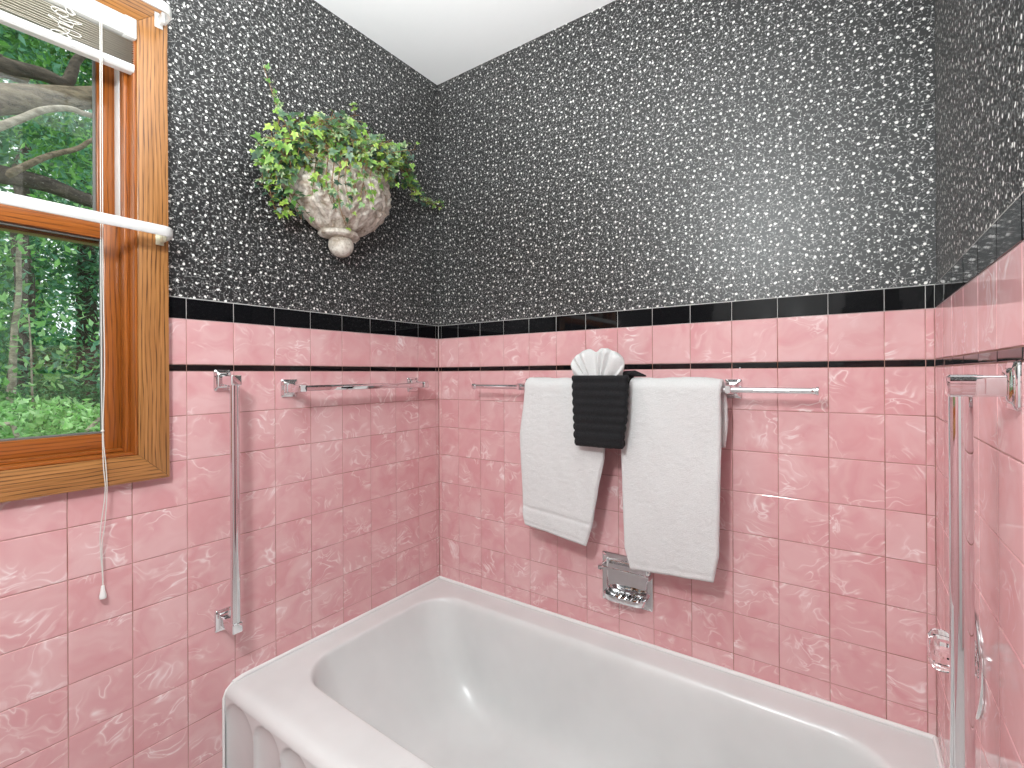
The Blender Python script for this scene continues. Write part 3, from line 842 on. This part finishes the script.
# back of the recess, hammered into a shallow bowl
V = []; Fs = []; nn_ = 18
w2, h2 = sw-.038, sh-.038
for i in range(nn_+1):
    for j in range(nn_+1):
        a = -w2/2+w2*i/nn_; z = -h2/2+h2*j/nn_
        V.append(q.P(a, z, .0012+.0012*noise.noise(Vector((a*40, z*12, 4)))))
for i in range(nn_):
    for j in range(nn_): k = i*(nn_+1)+j; Fs.append([k, k+1, k+nn_+2, k+nn_+1])
q.add(V, Fs); q.build('recess_plate', M_CHROME, soap)
q = MB()                                    # half-round tray with ribs
V = []; Fs = []; na = 24; prof = [(0, -.030), (.35, -.033), (.75, -.032), (.92, -.027), (1.0, -.019), (1.03, -.017), (1.03, -.022), (.95, -.034), (.75, -.039), (0, -.040)]
for i in range(na+1):
    a = pi*i/na
    cx_ = abs(cos(a))**.45*(1 if cos(a) >= 0 else -1); sy_ = sin(a)**.45
    for rr, zz_ in prof: V.append((scx+.064*cx_*rr, -.004-.040*sy_*rr, scz-.022+zz_))
m_ = len(prof)
for i in range(na):
    for k in range(m_-1): a = i*m_+k; Fs.append([a, a+1, a+m_+1, a+m_])
q.add(V, Fs)
for k in range(5): x = scx-.036+.018*k; q.tube([(x, -.006, scz-.0505), (x, -.020, scz-.0515), (x, -.034, scz-.0525)], .0022, 8)
q.build('tray', M_CHROME, soap)
q = FB((scx, 0, scz+.033), (1, 0, 0), (0, -1, 0))
for s in (-1, 1): q.prism([(rsq(.010, .016, .002, s*(sw/2-.004)), .003), (rsq(.010, .014, .002, s*(sw/2-.004)), .034), (rsq(.007, .010, .002, s*(sw/2-.004)), .037)])
q.prism([([(a, z, .029+o_) for (z, o_) in ((.005, .0), (.004, .005), (-.004, .005), (-.005, 0.), (-.004, -.004), (.004, -.004))], 0) for a in (-sw/2+.002, sw/2-.002)])
q.build('grip_bar', M_CHROME, soap)

# ------------------------------------------------------------------ shower valve on the right wall
KY, KZ = -.382, -.446
val = thing('shower_valve', (XR, KY, KZ-.075), 'round chrome shower valve with clear acrylic knob on the right wall, behind the grab bar', 'shower valve')
q = MB(); q.lathe([(.0005, .081), (.002, .081), (.0035, .079), (.005, .062), (.0065, .040), (.008, .030), (.012, .022), (.013, .018), (.013, .0)], (XR, KY, KZ), (-1, 0, 0), 56); q.build('escutcheon', M_CHROME, val)
q = MB(); q.lathe([(.010, .012), (.024, .012), (.024, 0)], (XR, KY, KZ), (-1, 0, 0), 24); q.build('stem', M_CHROME, val)
q = MB(); V = []; Fs = []; nk = 20
prof = [(.020, .0), (.020, .018), (.023, .025), (.030, .0305), (.040, .031), (.047, .028), (.052, .020), (.053, .0)]
for h, r in prof:
    for k in range(nk):
        a = 2*pi*k/nk; rr = r*(1 if k % 2 else .90); V.append((XR-h, KY+rr*cos(a), KZ+rr*sin(a)))
for i in range(len(prof)-1):
    for k in range(nk): Fs.append([i*nk+k, i*nk+(k+1) % nk, (i+1)*nk+(k+1) % nk, (i+1)*nk+k])
q.add(V, Fs); kb = q.build('knob', M_CRYSTAL, val, smooth=False); kb['label'] = 'clear faceted acrylic knob'
bm = bmesh.new(); bm.from_mesh(kb.data); bmesh.ops.remove_doubles(bm, verts=list(bm.verts), dist=1e-5); bmesh.ops.recalc_face_normals(bm, faces=list(bm.faces)); bm.to_mesh(kb.data); bm.free()

# ------------------------------------------------------------------ wall planter with ivy
PY, PZ0, PZ1 = -.458, .425, .612
pl = thing('wall_planter', (0, PY, PZ0-.075), 'weathered cream stone wall planter with carved leaves and ball finial', 'planter')
rp = [(0, .054), (.08, .078), (.20, .112), (.35, .142), (.52, .160), (.70, .168), (.88, .168), (.91, .176), (.96, .180), (1, .175)]
V = []; Fs = []; na, nz = 120, 80
for j in range(nz+1):
    t = j/nz; r = lerp_tab(rp, t) if len(rp) > 2 else 0
    for i in range(na+1):
        a = -pi/2+pi*i/na                    # a = 0 faces the room
        dsp = 0
        if t < .90:
            env = min(1, t/.08)*min(1, (.90-t)/.06)
            # overlapping carved leaves: curved lobes with raised midribs, and scrolls between
            s = a*3.2/pi*2; k = s-math.floor(s)-.5
            lw = .50*sqrt(max(0, 1-((t-.42)/.50)**2))
            q_ = k/max(lw, .02)
            leaf = sqrt(max(0, 1-q_*q_))*.011+.004*math.exp(-(k/.05)**2)
            vein = .0035*sin((t*2.6-abs(k)*1.6)*2*pi*2.2)*(1 if abs(q_) < 1 else .3)
            sc1 = 0
            for (sa, st, sr) in ((-1.05, .62, .17), (-.35, .70, .15), (.35, .66, .17), (1.0, .60, .16), (.75, .30, .12), (.05, .32, .14), (-.72, .30, .12)):
                dd = sqrt(((a-sa)*.62)**2+((t-st)*.9)**2)
                if dd < sr: ang = math.atan2(t-st, a-sa); sc1 = max(sc1, .010*(.5+.5*cos(dd/sr*9.5-ang))*(1-dd/sr)**.4)
            dsp = env*(leaf+vein+sc1+.004*noise.noise(Vector((a*5, t*7, 2))))
        rr = r+dsp-.004
        V.append((max(.001, rr*cos(a)*.90+.001), PY+rr*sin(a), PZ0+(PZ1-PZ0)*t))
w_ = na+1
for j in range(nz):
    for i in range(na): a = j*w_+i; Fs.append([a, a+1, a+w_+1, a+w_])
# inner lip, soil and flat back
b0 = len(V)
for r_, z_ in ((.160, PZ1), (.152, PZ1-.03)):
    for i in range(na+1):
        a = -pi/2+pi*i/na; V.append((max(.001, r_*cos(a)*.90+.001), PY+r_*sin(a), z_))
for i in range(na):
    Fs.append([nz*w_+i, nz*w_+i+1, b0+i+1, b0+i]); Fs.append([b0+i, b0+i+1, b0+w_+i+1, b0+w_+i])
Fs.append([b0+w_+i for i in range(na+1)])
Fs.append([j*w_ for j in range(nz+1)]+[j*w_+na for j in range(nz, -1, -1)])
q = MB(); q.add(V, Fs); bo = q.build('bowl', M_STONE, pl); bo.modifiers.clear()
def half_lathe(prof, cx):
    q = MB(); V = []; Fs = []; n_ = 40
    for h, r in prof:
        for k in range(n_): a = 2*pi*k/n_; V.append((max(.0012, cx+r*cos(a)), PY+r*sin(a)*1.02, h))
    for i in range(len(prof)-1):
        for k in range(n_): Fs.append([i*n_+k, i*n_+(k+1) % n_, (i+1)*n_+(k+1) % n_, (i+1)*n_+k])
    q.add(V, Fs); return q
half_lathe([(PZ0+.008, .0), (PZ0+.008, .054), (PZ0+.004, .060), (PZ0-.006, .062), (PZ0-.012, .056), (PZ0-.014, .044), (PZ0-.014, 0)], .022).build('collar', M_STONE, pl)
half_lathe([(PZ0-.034+.037*cos(pi*k/16), max(.0, .037*sin(pi*k/16))) for k in range(17)], .034).build('ball_finial', M_STONE, pl)

ivy = thing('ivy_plant', (.08, PY, PZ1-.02), 'green variegated ivy trailing out of the stone wall planter', 'plant')
LV = []; LF = []; LC = []
def ivy_leaf(p, nrm, tip, size, tint):
    """five-lobed ivy leaf at p, facing nrm, pointing along tip"""
    nrm = nrm.normalized(); tip = (tip-nrm*tip.dot(nrm)).normalized(); sd = nrm.cross(tip)
    out = [(0, -.02), (.16, -.22), (.40, -.14), (.36, .06), (.56, .30), (.26, .34), (.14, .60), (0, 1.0), (-.14, .60), (-.26, .34), (-.56, .30), (-.36, .06), (-.40, -.14), (-.16, -.22)]
    b = len(LV)
    LV.append(p+tip*size*.22); LC.append([c*.75 for c in tint[0]])
    for x, y in out:
        dz = -.10*abs(x)-.12*max(0, y-.4)+.02
        LV.append(p+(sd*x+tip*y+nrm*dz)*size)
        LC.append(tint[1] if abs(x) > .3 or y > .8 else tint[0])
    m_ = len(out)
    for k in range(m_): LF.append([b, b+1+k, b+1+(k+1) % m_])
greens = [((.035, .095, .030), (.055, .13, .045)), ((.085, .22, .035), (.16, .33, .06)), ((.16, .33, .04), (.30, .46, .09)), ((.045, .12, .055), (.16, .24, .13)), ((.10, .20, .07), (.42, .48, .26)), ((.02, .06, .035), (.04, .10, .06)), ((.24, .38, .05), (.38, .50, .10))]
VIN = MB()
vd = Vector((-.62, .42, .35))
def vine(pts, nleaf, lo=.020, hi=.038, pal=None, spread=.012):
    P = smooth_pts(pts, 8); VIN.tube(P, [max(.0008, .0020*(1-.6*i/len(P))) for i in range(len(P))], 6)
    for k in range(nleaf):
        t = (k+R.random())/nleaf; i = min(len(P)-2, int(t*(len(P)-1))); p = P[i].lerp(P[i+1], R.random())
        tg = (P[i+1]-P[i]).normalized()
        off = Vector((R.uniform(-.3, 1), R.uniform(-1, 1), R.uniform(-1, 1)))*spread
        nrm = Vector((1.0, -.55, .35))+Vector((R.uniform(-.8, .8), R.uniform(-.8, .8), R.uniform(-.6, .8)))
        tip = tg*.6+Vector((R.uniform(-.3, .3), R.uniform(-1, 1), R.uniform(-1, .5)))
        pos = p+off; pos.x = max(.012, pos.x)
        sz_ = R.uniform(lo, hi)*(1-.25*t)
        VIN.tube([p, p.lerp(pos, .6)+Vector((0, 0, .003)), pos], .0007, 5)
        ivy_leaf(pos, nrm, tip, sz_, R.choice(pal or greens))
    return P
root = Vector((.07, PY, PZ1))
def V3(u, v, x): return at(u, v, x=x)
bright = [greens[2], greens[6], greens[1], greens[4]]
# upright sprig at the upper left
vine([Vector((.05, -.56, PZ1)), V3(276, 150, .05), V3(279, 118, .035), V3(273, 95, .03), V3(264, 68, .03)], 30, .014, .024, [greens[6], greens[2], greens[4], greens[1]], .010)
# trailing to the right along the wall
vine([Vector((.10, -.34, PZ1)), V3(398, 165, .10), V3(416, 192, .05), V3(434, 205, .02), V3(454, 209, .016)], 46, .014, .025, [greens[2], greens[6], greens[4], greens[1]], .013)
vine([Vector((.10, -.33, PZ1)), V3(398, 160, .10), V3(414, 185, .05), V3(424, 202, .025), V3(440, 203, .02)], 34, .014, .026, None, .014)
for _ in range(7):
    vine([Vector((.10, -.33, PZ1)), V3(392+R.uniform(0, 8), 150, .11), V3(400+R.uniform(0, 10), 172+R.uniform(-6, 6), .08), V3(408+R.uniform(-4, 12), 190+R.uniform(-8, 12), .05)], 24, .016, .028, None, .016)
# falling at the left side of the bowl
for tgt in ((264, 160, 262, 185), (268, 178, 275, 210), (278, 186, 290, 212), (272, 172, 270, 196), (286, 188, 302, 220), (266, 150, 260, 166), (290, 192, 310, 216), (274, 165, 284, 196), (262, 145, 257, 156), (280, 176, 280, 216)):
    u1, v1, u2, v2 = tgt
    vine([Vector((.07, -.56+R.uniform(-.03, .03), PZ1-.01)), V3((u1+285)/2, (v1+150)/2, .09), V3(u1, v1, .07), V3(u2, v2, .05)], 24, .015, .032, None, .016)
# over the front of the bowl
for (us, u1, v1, u2, v2) in ((320, 318, 172, 322, 190), (330, 326, 180, 332, 204), (335, 338, 195, 346, 226), (345, 350, 170, 356, 195), (355, 362, 172, 366, 196), (365, 370, 178, 374, 204), (350, 345, 180, 352, 216), (375, 378, 170, 382, 188), (322, 314, 178, 312, 196), (340, 332, 186, 336, 212), (360, 366, 168, 360, 200), (310, 306, 170, 300, 184), (385, 386, 165, 390, 180), (370, 358, 176, 352, 196)):
    yb = V3(u1, v1, .13).y; xb = .155*sqrt(max(.05, 1-((yb-PY)/.18)**2)); yb = V3(u1, v1, xb).y
    vine([Vector((xb*.6, yb, PZ1-.005)), Vector((xb+.012, yb, PZ1+.012)), V3(u1, v1, xb+.026), V3(u2, v2, xb+.022)], 15, .014, .028, None if R.random() < .5 else bright, .014)
# the crown: arching vines along the rim
for k in range(95):
    f = R.random(); u = 270+128*f; y0_ = -.60+.29*f
    top = 106+30*max(0, f-.62)/.38+14*abs(f-.5)+R.uniform(0, 34)
    x1_ = R.uniform(.03, .15)
    a = Vector((R.uniform(.02, .10), y0_*.6+PY*.4, PZ1-.005))
    b = V3(u+R.uniform(-8, 8), top+10, x1_); b.z = max(b.z, PZ1-.01)
    c = V3(u+R.uniform(-22, 22), top+R.uniform(0, 26), x1_+.02)
    vine([a, a.lerp(b, .6)+Vector((0, 0, .015)), b, c], 13, .016, .034, None, .024)
me_off = ivy.location.copy()
lo_ = mesh_obj('leaves', [v-me_off for v in LV], LF, M_IVY, ivy, smooth=True, cols=LC)
VIN.build('stems', M_VINE, ivy).modifiers.clear()

# ------------------------------------------------------------------ outdoors: trees beyond the window
g = MB(); V = []; Fs = []; nn_ = 24
for i in range(nn_+1):
    for j in range(nn_+1):
        x = -.7-29*i/nn_; y = -14+28*j/nn_; V.append((x, y, -1.9+.055*max(0, -x-4)+.25*noise.noise(Vector((x*.3, y*.3, 0)))))
for i in range(nn_):
    for j in range(nn_): k = i*(nn_+1)+j; Fs.append([k, k+1, k+nn_+2, k+nn_+1])
g.add(V, Fs)
def m_ground():
    m, nt, b = mat('woodland_ground')
    co = N(nt, 'ShaderNodeTexCoord').outputs['Object']
    nt.links.new(ramp(nt, noise_tex(nt, co, 3, 5, .7).outputs['Fac'], [(.35, (.05, .10, .025)), (.5, (.13, .22, .06)), (.7, (.30, .26, .17))]), b.inputs['Base Color'])
    b.inputs['Roughness'].default_value = .95
    return m
go = g.build('ground', m_ground()); go.modifiers.clear(); struct(go)
RL = random.Random(23)
def leaf_cloud(blobs, size, pal, flat=.9):
    """blobs: (centre, radius vector, count) -> one foliage mesh of small folded leaves"""
    V = []; Fs = []; C = []
    for c, rv, n_ in blobs:
        c = Vector(c)
        for _ in range(n_):
            while True:
                d = Vector((RL.uniform(-1, 1), RL.uniform(-1, 1), RL.uniform(-1, 1)))
                if d.length <= 1: break
            p = c+Vector((d.x*rv[0], d.y*rv[1], d.z*rv[2]))
            a = Vector((RL.gauss(0, 1), RL.gauss(0, 1), RL.gauss(0, flat))).normalized(); b_ = a.cross(Vector((RL.gauss(0, flat), RL.gauss(0, flat), 1))).normalized()
            s = size*RL.uniform(.6, 1.35); up_ = a.cross(b_)*s*.18
            k = len(V); col = RL.choice(pal); f = RL.uniform(.75, 1.25); col = tuple(min(.9, x*f*1.35) for x in col)
            V += [p-a*s, p-a*s*.2+b_*s*.45+up_, p+a*s, p-a*s*.2-b_*s*.45+up_]; C += [col]*4
            Fs += [[k, k+1, k+2], [k, k+2, k+3]]
    return V, Fs, C
def foliage(parent, blobs, size, pal, flat=.9):
    V, Fs, C = leaf_cloud(blobs, size, pal, flat)
    return mesh_obj('foliage', [v-parent.location for v in V], Fs, M_LEAF, parent, smooth=False, cols=C)
def branch(parent, name, pts, r0_, r1_, m_):
    P = smooth_pts(pts, 8); nP = len(P); q = MB()
    P = [p+Vector((0, noise.noise(p*1.7), noise.noise(p*1.7+Vector((5, 0, 0)))))*r0_*.5 for p in P]
    q.tube(P, [r0_+(r1_-r0_)*i/(nP-1) for i in range(nP)], 12); o = q.build(name, m_, parent); o.modifiers.clear(); return o
OAK = [(.075, .20, .045), (.11, .28, .06), (.16, .36, .09), (.05, .14, .05), (.21, .42, .13)]
DARK = [(.035, .11, .045), (.055, .16, .06), (.08, .21, .08), (.10, .25, .12)]
PALE = [(.17, .36, .11), (.24, .44, .17), (.13, .29, .10), (.30, .48, .24)]
BLUE = [(.07, .20, .11), (.11, .27, .17), (.16, .34, .24), (.05, .14, .08)]
def W(u, v, x): return at(u, v, x=x)
# big oak whose limbs cross the upper pane; its trunk stands left of the view
oak = thing('oak_tree', (-5.2, -3.4, -1.9), 'old oak whose thick grey limbs cross the upper window pane', 'tree')
branch(oak, 'trunk', [(-5.2, -3.4, -2.1), (-5.2, -3.35, -.3), (-5.2, -3.2, 1.3), (-5.1, -3.0, 2.6), (-5.2, -2.9, 4.4)], .34, .22, M_BARK)
branch(oak, 'limb', [(-5.2, -3.1, 1.9), (-5.2, -2.0, 2.12), W(-60, 98, -5.2), W(0, 101, -5.2), W(50, 95, -5.2), W(100, 99, -5.2), W(180, 100, -5.4)], .19, .085, M_BARK)
branch(oak, 'limb', [(-5.15, -3.15, 1.3), (-5.1, -1.9, 1.6), W(-40, 132, -5.0), W(14, 122, -5.0), W(45, 110, -5.0), W(70, 108, -5.0), W(92, 115, -5.0), W(140, 124, -5.0)], .042, .022, M_BARK_PALE)
branch(oak, 'limb', [(-5.2, -3.2, .6), (-5.2, -1.8, .9), W(-40, 170, -5.1), W(0, 174, -5.1), W(50, 184, -5.1), W(100, 203, -5.1), W(150, 215, -5.1)], .12, .05, M_BARK_DARK)
branch(oak, 'limb', [W(8, 176, -5.05), W(22, 168, -5.0), W(50, 155, -5.0), W(78, 148, -5.0), W(92, 140, -5.0), W(120, 128, -5.0)], .035, .014, M_BARK)
branch(oak, 'limb', [(-5.1, -3.0, 2.6), W(-50, 45, -5.3), W(0, 64, -5.3), W(40, 74, -5.3), W(66, 84, -5.3), W(75, 72, -5.3), W(82, 58, -5.3), W(120, 20, -5.3)], .09, .03, M_BARK_DARK)
branch(oak, 'limb', [W(-40, 70, -5.6), W(0, 72, -5.6), W(18, 78, -5.6), W(30, 84, -5.6)], .09, .05, M_BARK)
ob = []
for k in range(30):
    u = RL.uniform(-120, 170); v = RL.choice((RL.uniform(-60, 70), RL.uniform(120, 165), RL.uniform(0, 60)))
    ob.append((W(u, v, RL.uniform(-7.0, -5.6)), (.35, .42, .26), 240))
for k in range(14): ob.append((W(RL.uniform(-20, 120), RL.uniform(20, 80), RL.uniform(-8, -7)), (.5, .5, .35), 300))
for y in (-4.5, -3.5, -2.5): ob.append(((-5.8, y, 3.6), (1.2, 1., .9), 700))
foliage(oak, ob, .048, OAK+BLUE[:3])
# trees behind
def tree(name, label, base, h, tr, blobs, size, pal, bark, lean=(0, 0), grp=None, flat=.9):
    t = thing(name, base, label, 'tree', grp)
    b_ = Vector(base); branch(t, 'trunk', [b_+Vector((0, 0, -.2)), b_+Vector((lean[0]*.3, lean[1]*.3, h*.35)), b_+Vector((lean[0]*.6, lean[1]*.6, h*.65)), b_+Vector((lean[0], lean[1], h))], tr, tr*.4, bark)
    foliage(t, blobs, size, pal, flat); return t
def gz(x): return -1.9+.055*max(0, -x-4)
def crown(cx, cy, z0, z1, rx, ry, n_, nb=16):
    out = []
    for k in range(nb):
        z = RL.uniform(z0, z1); out.append(((cx+RL.uniform(-rx, rx), cy+RL.uniform(-ry, ry), z), (rx*.55, ry*.5, (z1-z0)*.20), n_//nb))
    return out
p = W(22, 372, -8.5); tree('shade_tree', 'dark trunked tree left in the lower window pane', (p.x, p.y, gz(-8.5)), 5.0, .17, crown(-9.2, p.y+.1, -.2, 4.6, 1.2, 1.5, 9500, 22), .062, BLUE+DARK, M_BARK_DARK)
p = W(88, 352, -10.); tree('shade_tree', 'dark trunked tree right in the lower window pane', (p.x, p.y, gz(-10)), 6.0, .20, crown(-10.7, p.y+.2, -.2, 5.4, 1.2, 1.6, 10000, 22), .065, OAK+BLUE, M_BARK_DARK)
p = W(37, 330, -6.); tree('sapling', 'thin pale sapling in the lower window pane', (p.x, p.y, gz(-6)), 2.45, .016, crown(-6.1, p.y, -.1, 1.0, .5, .6, 260), .05, PALE, M_BARK_PALE, (0, -.06))
p = W(4, 330, -7.); tree('sapling', 'pale leaning trunk at the left edge of the lower window pane', (p.x, p.y, gz(-7)), 3.4, .055, crown(-7.1, p.y-.2, .4, 2.4, .8, .8, 700), .06, PALE+OAK, M_BARK_PALE, (0, .15))
for i, (x, y, lab) in enumerate(((-14., -6., 'broad pale green tree far left behind the woods'), (-15., -2.2, 'tall pale green tree far behind the sapling'), (-15.5, 1.6, 'tall pale green tree far behind the right trunk'), (-15., 5.2, 'broad pale green tree far right behind the woods'))):
    tree('woodland_tree', lab, (x, y, gz(x)), 8., .22, crown(x, y, -.4, 8.6, 1.9, 2.2, 10000, 30), .10, PALE+OAK[1:3]+BLUE[1:3], M_BARK, grp='woodland trees far behind')
# undergrowth
for i, (u, v, x, lab, pal, cnt) in enumerate(((50, 352, -12.0, 'tall light green thicket behind the dark trunks', PALE, 3600), (-70, 350, -12.5, 'tall light green thicket left of the view', OAK, 3000), (150, 350, -12.5, 'tall green thicket right of the view', BLUE, 3000), (5, 425, -4.6, 'low leafy bush at the left below the lower pane', PALE, 900), (60, 428, -5.2, 'low leafy bush in the middle below the lower pane', OAK, 1000), (110, 425, -5.4, 'low leafy bush at the right below the lower pane', PALE, 900), (40, 400, -7.6, 'bushy shrub between the dark trunks', DARK, 1000), (-60, 415, -6.0, 'bushy shrub left of the view through the window', OAK, 1000), (170, 410, -7.0, 'bushy shrub right of the view through the window', DARK, 1000))):
    p = W(u, v, x); t = thing('shrub', (p.x, p.y, gz(x)), lab, 'shrub')
    zt_ = p.z+.22; zb_ = gz(x)
    far = x < -10; k_ = 1.5 if far else 1.
    foliage(t, [((p.x, p.y, zb_+(zt_-zb_)*.5), (.75*k_, .8*k_, (zt_-zb_)*.5), cnt*2), ((p.x, p.y+.2, zt_-.2), (.6*k_, .6*k_, .22), cnt)], .062 if far else .036, pal)
    branch(t, 'stem', [Vector((p.x, p.y, zb_-.1)), Vector((p.x, p.y+.05, zb_+.3)), Vector((p.x+.05, p.y-.08, zt_-.15))], .02, .006, M_BARK)
fb = MB(); P = smooth_pts([W(-20, 432, -4.2), W(10, 424, -4.2), W(22, 440, -4.2), W(60, 441, -4.3), W(80, 436, -4.3), W(100, 418, -4.3)], 8); fb.tube(P, .016, 8)
fo2 = fb.build('fallen_branch', M_BARK_PALE); fo2.modifiers.clear(); tag(fo2, 'bare fallen branch lying over the undergrowth just above the window sill', 'branch')

# ------------------------------------------------------------------ light
w = bpy.data.worlds.new('World'); scene.world = w; w.use_nodes = True; nt = w.node_tree
bg = nt.nodes['Background']; bg.inputs[0].default_value = (.90, .96, 1.0, 1); bg.inputs[1].default_value = 1.6
def light(name, kind, loc, aim, energy, size=None, col=(1, 1, 1), shape='DISK', size_y=None):
    l = bpy.data.lights.new(name, kind); l.energy = energy; l.color = col
    o = bpy.data.objects.new(name, l); link(o); o.location = loc
    o.rotation_euler = (Vector(aim)-Vector(loc)).to_track_quat('-Z', 'Y').to_euler()
    if kind == 'AREA':
        l.shape = shape; l.size = size
        if size_y: l.size_y = size_y
    return o
fl = light('flash', 'POINT', (.97, -1.60, .68), (.62, -.1, -.25), 57, col=(.95, 1, 1)); fl.data.shadow_soft_size = .09
bf = light('ceiling_fill', 'AREA', (1.0, -1.36, .0), (.72, -.95, ZC), 12, .30, (.95, 1, 1)); bf.data.spread = math.radians(95)  # unseen fill lamp, added to brighten the ceiling
s = light('sun', 'SUN', (-6, -8, 12), (-9, 0, 0), 3.2, col=(1, .96, .88)); s.data.angle = .02

vs = scene.view_settings
vs.view_transform = 'Standard'; vs.look = 'None'; vs.gamma = 1; vs.exposure = 0.; vs.use_curve_mapping = False
